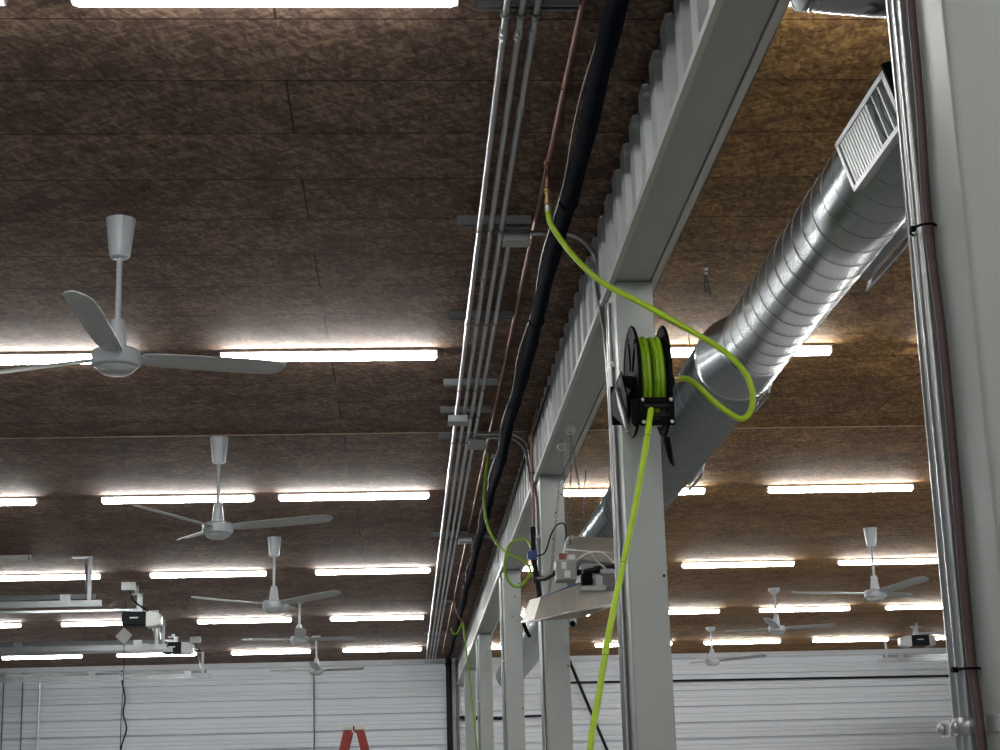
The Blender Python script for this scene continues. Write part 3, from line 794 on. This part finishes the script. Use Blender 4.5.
build('reflector_rib', G().tube([(.95, 9.77, 3.129), (1.09, 9.69, 3.10), (1.30, 9.59, 3.07)], .006, n=8).tube([(1.015, 9.96, 3.24), (.985, 9.89, 3.205), (.95, 9.77, 3.129), (.93, 9.72, 3.07)], .008, n=8).tube([(1.09, 9.68, 3.10), (1.12, 9.60, 3.03), (1.18, 9.5, 2.95)], .006, n=8), 'galvanised_bright', t)
build('burner_box', G().box(1.03, 1.24, 9.62, 9.98, 2.88, 3.02, bev=.006), 'grey_box', t)
b = G().box(.880, 1.000, 9.60, 9.74, 2.925, 3.045, bev=.006)
v = build('gas_valve', b, 'grey_box', t)
build('valve_label', G().box(.928, .962, 9.596, 9.601, 2.94, 2.98), 'white_plastic', v)
build('valve_label', G().box(.912, .940, 9.596, 9.601, 2.99, 3.03), 'white_plastic', v)
build('valve_cap', G().box(.90, .945, 9.62, 9.70, 3.045, 3.085, bev=.006), 'red_valve', v)
build('valve_cap', G().box(.955, .995, 9.62, 9.70, 3.045, 3.075, bev=.004), 'white_plastic', v)
build('transformer', G().box(1.015, 1.075, 9.46, 9.56, 2.88, 2.945, bev=.006), 'black_plastic', t)
build('mount_bracket', G().box(1.00, 1.145, 9.42, 9.47, 2.838, 2.868, bev=.004).box(1.085, 1.125, 9.43, 9.46, 2.86, 2.93, bev=.004).box(1.12, 1.20, 9.44, 9.5, 2.93, 2.965, bev=.01), 'box_steel', t)
build('manifold', G().lathe((1.0, 9.66, 2.975), (1, -.6, .05), [(0, .020), (.02, .020), (.022, .016), (.12, .016), (.122, .022), (.17, .022), (.18, .016), (.26, .016)], n=14), 'black_iron', t)
b = G().tube(spline([(.93, 9.64, 3.08), (.945, 9.66, 3.14), (.97, 9.72, 3.19), (1.0, 9.8, 3.2)]), .007, n=8).tube(spline([(1.0, 9.6, 3.04), (1.06, 9.55, 3.07), (1.14, 9.5, 3.065), (1.2, 9.46, 3.0)]), .005, n=8).tube(spline([(1.08, 9.5, 2.93), (1.10, 9.46, 2.88), (1.07, 9.44, 2.845), (1.03, 9.43, 2.855)]), .005, n=8)
build('wiring', b, 'white_plastic', t)
# gas line beside it
t = thing('gas_pipe', 'black iron gas pipe with blue valve standing beside the heater', 'pipe', (.81, 10.1, 3))
b = G().tube([(.812, 10.36, 3.36), (.806, 10.30, 3.26), (.800, 10.2, 3.12), (.806, 10.1, 3.015), (.818, 10.05, 2.872)], .017, n=12)
b.tube([(.806, 10.1, 3.005), (.845, 9.95, 2.985), (.882, 9.68, 2.980)], .016, n=12)
b.lathe((.817, 10.055, 2.89), (0, 0, -1), [(0, .024), (.035, .024), (.038, .015)], n=12)
b.lathe((.803, 10.11, 3.05), (.05, -.1, -1), [(0, .023), (.07, .023)], n=12)
build('pipe', b, 'black_iron', t)
b = G().box(.760, .800, 10.16, 10.20, 3.135, 3.185, bev=.006).lathe((.800, 10.2, 3.19), (0, -.1, -1), [(0, .022), (.06, .022)], n=12)
build('valve', b, 'blue_paint', t)
tag(build('cable', G().tube(spline([(.812, 10.1, 3.143), (.853, 10.0, 3.151), (.888, 9.95, 3.246), (.922, 9.9, 3.298), (.955, 9.8, 3.286), (.959, 9.75, 3.212), (.94, 9.70, 3.127), (.93, 9.66, 3.07)]), .0045, n=8), 'black_plastic', loc=(.9, 9.9, 3.2)), 'black cable looping above the gas valve of the heater', 'cable')
# eye hooks in the beam with chains
def eye(x, y, lab):
    te = thing('eye_hook', lab, 'hook', (x, y, 3.695), 'eye hooks under the beam')
    build('ring', G().torus((x, y, 3.708), (.1, 1, 0), .025, .0038, n=24, m=8), 'galvanised_bright', te)
    build('shank', G().lathe((x, y, 3.747), (0, 0, -1), [(0, .011), (.006, .011), (.007, .005), (.014, .005)], n=10), 'galvanised_bright', te)
eye(.945, 9.14, 'steel eye hook in the beam, the nearer one with the bright ring')
eye(.938, 9.58, 'dull steel eye hook in the beam next to the heater column')
def chain(p, q, lab, sag=.02, link=.023):
    p, q = Vector(p), Vector(q); Ln = (q - p).length; n = max(3, int(Ln / (link * .78)))
    b = G()
    pt = [p.lerp(q, i / n) + Vector((0, 0, -sag * 4 * (i / n) * (1 - i / n))) for i in range(n + 1)]
    for i in range(n):
        d = (pt[i + 1] - pt[i]); u, w_ = b._frame(d)
        b.torus((pt[i] + pt[i + 1]) / 2, u if i % 2 else w_, link * .30, .0019, n=14, m=6, stretch=1.75, up=d)
    tag(build('chain', b, 'strut_steel', loc=p), lab, 'chain', 'chains holding the heater')
chain((.945, 9.14, 3.694), (1.075, 9.62, 3.18), 'steel chain slanting from the bright eye hook to the upper reflector')
chain((.946, 9.14, 3.685), (.975, 9.66, 3.14), 'steel chain from the bright eye hook down to the gas valve side')
chain((.938, 9.58, 3.694), (.862, 9.95, 2.88), 'steel chain from the dull eye hook crossing the heater column')
chain((.939, 9.58, 3.685), (.985, 9.88, 3.20), 'short steel chain from the dull eye hook along the column edge')

# ------------------------------------------------------------------ bits on the duct side of the columns
t = thing('control_box', 'small pale control box on the far side of the heater column', 'box', (1.07, 10.75, 2.8))
build('body', G().box(1.045, 1.095, 10.64, 10.74, 2.78, 2.94, bev=.008), 'white_plastic', t)
build('knob', G().ball((1.068, 10.63, 2.785), .020), 'black_plastic', t)
t = thing('hanging_cable', 'short forked grey cable end hanging from the ceiling between beam and duct', 'cable', (1.485, 7.66, HC))
build('cable', G().tube(spline([(1.480, 7.66, HC), (1.484, 7.66, 4.13), (1.476, 7.66, 4.09), (1.478, 7.66, 4.045)]), .005, n=8).tube(spline([(1.486, 7.66, HC), (1.482, 7.66, 4.13), (1.492, 7.66, 4.09), (1.500, 7.66, 4.03)]), .005, n=8), 'cable_grey', t)
build('clip', G().ball((1.484, 7.66, 4.165), .011).ball((1.484, 7.66, 4.142), .009), 'galvanised_bright', t)
tag(build('cable', G().tube(spline([(1.038, 14.95, 3.33), (1.060, 14.95, 3.28), (1.090, 14.95, 3.195), (1.118, 14.95, 3.15)]), .016, n=8), 'black_plastic', loc=(.95, 14.6, 3.1)), 'short black hose end sticking out beside the loop column', 'cable')

# ------------------------------------------------------------------ garage door tracks and openers
def track(y, z, x_end, sx, lab, wallx, brackets=True):
    """horizontal sectional-door track running to the side wall; sx = direction from end to wall"""
    t = thing('garage_door_track', lab, 'door track', (x_end, y, z), 'garage door tracks')
    L_ = abs(wallx - x_end)
    def X(d): return x_end + sx * d
    def bxx(b, d0, d1, *r):
        b.box(min(X(d0), X(d1)), max(X(d0), X(d1)), *r)
    b = G()
    # C shaped roller track
    bxx(b, 0, L_, y - .025, y - .022, z - .028, z + .030)
    bxx(b, 0, L_, y - .025, y + .022, z + .027, z + .030)
    bxx(b, 0, L_, y - .025, y + .015, z - .031, z - .028)
    bxx(b, 0, L_, y + .012, y + .015, z - .028, z - .016)
    build('track_rail', b, 'track_zinc', t)
    b = G()
    bxx(b, .06, L_, y - .032, y - .028, z + .040, z + .085)
    bxx(b, .06, L_, y - .032, y + .010, z + .082, z + .086)
    build('stiffener_angle', b, 'strut_steel', t)
    for d in (.30, 1.75):
        b = G(); bxx(b, d, d + .10, y - .036, y - .020, z - .030, z + .086)
        build('track_bracket', b, 'track_zinc', t)
    b = G()
    bxx(b, .10, .14, y - .040, y - .037, z - .035, HC - .001)
    bxx(b, .138, .141, y - .040, y - .010, z - .035, HC - .001)
    bxx(b, .13, .30, y - .045, y + .03, HC - .012, HC - .001)
    build('hanger_strap', b, 'track_zinc', t)
    b = G().tube([(X(.14), y - .036, z + .10), (X(.24), y + .38, HC - .004)], .014, n=4)
    build('hanger_brace', b, 'box_steel', t)
    return t
track(16.5, 3.725, -2.94, -1, 'topmost of the galvanised door tracks, with an end hanger strap', WL)
track(20.9, 3.735, -2.92, -1, 'galvanised door track running below the nearest door opener', WL)
track(21.9, 3.80, -2.98, -1, 'galvanised door track behind the one below the nearest opener', WL)
track(26.2, 3.81, -2.98, -1, 'lowest galvanised door track, in front of the white back wall', WL)
track(26.5, 3.84, 7.53, 1, 'galvanised door track on the duct side under the far opener', WR)

def opener(x, y, z, sx, lab, railend, hb):
    """box opener with its rail running toward the wall; (x, y, z) centre of the body"""
    t = thing('door_opener', lab, 'garage door opener', (x, y, z), 'garage door openers')
    build('motor_housing', G().box(x - .135, x + .135, y - .13, y + .13, z - .075, z + .08, bev=.018), 'opener_dark', t)
    build('light_lens', G().rings([[Vector((x - sx * q, y + s_ * w, z + h)) for s_, h in ((-1, -.085 * k), (1, -.085 * k), (1, .075 * k), (-1, .075 * k))] for q, w, k in ((.13, .125, 1), (.22, .115, .95), (.275, .09, .7), (.285, .06, .5))], smooth=True), 'light_cover', t)
    build('badge', G().box(x - .045, x + .045, y - .134, y - .129, z + .005, z + .018), 'white_plastic', t)
    xe = railend
    b = G().box(min(xe, x), max(xe, x), y - .022, y + .022, z + .095, z + .125, bev=.004).box(x - .06, x + .06, y - .05, y + .05, z + .078, z + .098, bev=.004)
    build('opener_rail', b, 'track_zinc', t)
    b = G().box(x - .012 - sx * .03, x + .03 - sx * .03, y - .06, y - .056, z + .08, hb).box(x - .012 - sx * .03, x + .03 - sx * .03, y + .056, y + .06, z + .08, hb).box(x - .07, x + .07, y - .062, y + .062, hb - .006, hb)
    b.box(x - .02, x + .02, y - .02, y + .02, hb - .01, HC - .001)
    build('mount_bracket', b, 'track_zinc', t)
    return t
opener(-2.95, 18.65, 3.805, 1 * -1, 'dark garage door opener with white lens at the end of its rail, nearest one', WL, 4.09)
opener(-3.21, 23.6, 3.98, -1, 'garage door opener half hidden behind the door tracks, farther from the camera', WL, 4.14)
o3 = opener(7.48, 24.2, 3.92, 1, 'dark garage door opener with two white lenses on the duct side', WR, 4.13)
build('light_lens', G().rings([[Vector((7.48 + q, 24.2 + s_ * w, 3.92 + h)) for s_, h in ((-1, -.085 * k), (1, -.085 * k), (1, .075 * k), (-1, .075 * k))] for q, w, k in ((.13, .125, 1), (.20, .115, .95), (.235, .09, .7))], smooth=True), 'light_cover', o3)
def outlet(x, y, lab, cordto):
    t = thing('ceiling_outlet', lab, 'outlet', (x, y, HC), 'ceiling outlets by the door openers')
    build('box', G().box(x - .07, x + .07, y - .05, y + .05, HC - .085, HC - .001, bev=.008), 'grey_box', t)
    build('cover_plate', G().box(x - .075, x + .075, y - .055, y - .049, HC - .09, HC - .004, bev=.002), 'box_steel', t)
    build('cord', G().tube(spline([(x, y, HC - .085), (x + .03, y + .02, HC - .15), (x + .05, y + .05, HC - .2), cordto]), .008, n=8), 'black_plastic', t)
outlet(-2.985, 18.35, 'grey ceiling outlet box above the nearest door opener', (-2.78, 18.65, 3.87))
outlet(-2.95, 24.0, 'grey ceiling outlet box above the farther door opener', (-3.09, 23.7, 4.05))
# diamond shaped plate hung on a cord
t = thing('hanging_sign', 'pale diamond shaped plate hanging below the nearest door opener', 'plate', (-3.29, 20.0, 3.87))
build('plate', G().box(-.072, .072, -.012, .012, -.072, .072, bev=.006, mtx=Matrix.Translation((-3.295, 20.0, 3.78)) @ Matrix.Rotation(R(40), 4, 'Y')), 'light_cover', t)
build('cord', G().tube([(-3.295, 20.0, 3.87), (-3.29, 20.0, HC - .001)], .004, n=6), 'black_plastic', t)
build('pull_cord', G().tube(spline([(-3.29, 20.0, 3.69), (-3.285, 20.0, 3.3), (-3.30, 20.0, 2.7), (-3.29, 20, 2.1)]), .005, n=6), 'black_plastic', t)

# ------------------------------------------------------------------ back wall pipes and the ladder
tag(build('drain_pipe', G().lathe((.73, WB - .10, 0), (0, 0, 1), [(0, .05), (HC - .005, .05)], n=16), 'black_iron', loc=(.73, WB - .1, 0)), 'thick black vertical pipe on the back wall below the conduit bundle', 'pipe')
tag(build('drain_pipe', G().lathe((.865, WB - .07, 0), (0, 0, 1), [(0, .026), (HC - .005, .026)], n=12), 'cable_grey', loc=(.865, WB - .07, 0)), 'slim grey vertical pipe beside the thick black one on the back wall', 'pipe')
tag(build('wall_pipe', G().tube([(.95, WB - .06, 3.17), (2.26, WB - .06, 3.21), (2.34, WB - .06, 3.23), (2.36, WB - .06, 3.30), (2.365, WB - .06, 3.66), (2.39, WB - .06, 3.725), (2.45, WB - .06, 3.74), (11.3, WB - .06, 3.70)], .019, n=10), 'black_iron', loc=(2.3, WB, 3.4)), 'black pipe stepping up and running level along the back wall', 'pipe')
tag(build('wall_pipe', G().tube([(.90, WB - .055, 3.21), (.96, WB - .055, 3.21), (1.6, WB - .055, 3.18)], .03, n=10), 'black_iron', loc=(1.2, WB, 3.2)), 'short thick black pipe on the back wall between the farthest columns', 'pipe')
tag(build('brace_rod', G().tube([(2.72, WB - .14, 4.17), (3.33, WB - .14, 2.6), (4.3, WB - .14, .05)], .026, n=10), 'black_iron', loc=(3.3, WB, 2.6)), 'black diagonal brace rod slanting down across the back wall', 'brace')
for x, lab, wv in ((-1.515, 'thin dark wire down the back wall below the farthest fan', 0), (-6.28, 'dark vertical wire on the back wall behind the lowest door track', 0), (-6.59, 'outermost dark vertical wire on the back wall at the photo edge', 0)):
    tag(build('wall_wire', G().tube([(x, WB - .045, HC - .08), (x + .012, WB - .045, 3.0), (x - .01, WB - .045, 1.5), (x, WB - .045, .3)], .012, n=6), 'cable_grey', loc=(x, WB, 2)), lab, 'wire')
tag(build('wall_wire', G().tube(spline([(-4.66, WB - .1, HC - .08), (-4.66, WB - .1, 3.95), (-4.60, WB - .1, 3.65), (-4.62, WB - .1, 3.4), (-4.56, WB - .1, 3.15), (-4.64, WB - .1, 2.8), (-4.62, WB - .1, 2.2), (-4.62, WB - .1, .6)]), .014, n=6), 'black_iron', loc=(-4.6, WB, 3)), 'wavy black cable hanging in front of the back wall', 'cable')
tag(build('wall_conduit', G().lathe((-6.0, WB - .06, .2), (0, 0, 1), [(0, .02), (3.75, .02)], n=10), 'galvanised_bright', loc=(-6, WB, 2)), 'pale vertical conduit on the back wall behind the lowest door track', 'conduit')

# two-section folding ladder, seen from its side
t = thing('step_ladder', 'red fibreglass step ladder, only its top showing before the back wall', 'ladder', (-.44, 15, 0))
hx, hz = -.447, 2.385
for s_ in (-1, 1):
    par = None
    for yy in (14.78, 15.22):
        x1_ = hx + s_ * .050; x2 = hx + s_ * .62
        b = G().rings([[Vector((x1_ - .036, yy - .014, hz - .012)), Vector((x1_ + .036, yy - .014, hz - .012)), Vector((x1_ + .036, yy + .014, hz - .012)), Vector((x1_ - .036, yy + .014, hz - .012))],
                       [Vector((x2 - .036, yy - .014, .0)), Vector((x2 + .036, yy - .014, .0)), Vector((x2 + .036, yy + .014, .0)), Vector((x2 - .036, yy + .014, .0))]], smooth=False)
        build('side_rail', b, 'ladder_red', t)
        build('rail_cap', G().box(x1_ - .045, x1_ + .045, yy - .022, yy + .022, hz - .02, hz + .018, bev=.006), 'ladder_cap', t)
    for k in range(1, 8):
        f_ = k / 8.0
        xx = hx + s_ * (.05 + .57 * f_); zz = (hz - .012) * (1 - f_)
        build('rung', G().box(xx - .035, xx + .035, 14.79, 15.21, zz - .013, zz + .013, bev=.004), 'ladder_cap', t)
for yy in (14.78, 15.22):
    build('hinge', G().tube(arc((hx, yy, hz - .035), .035, 150, 30, (1, 0, 0), (0, 0, 1)), .010, n=8).lathe((hx, yy - .02, hz - .002), (0, 1, 0), [(0, .016), (.04, .016)], n=12), 'black_iron', t)
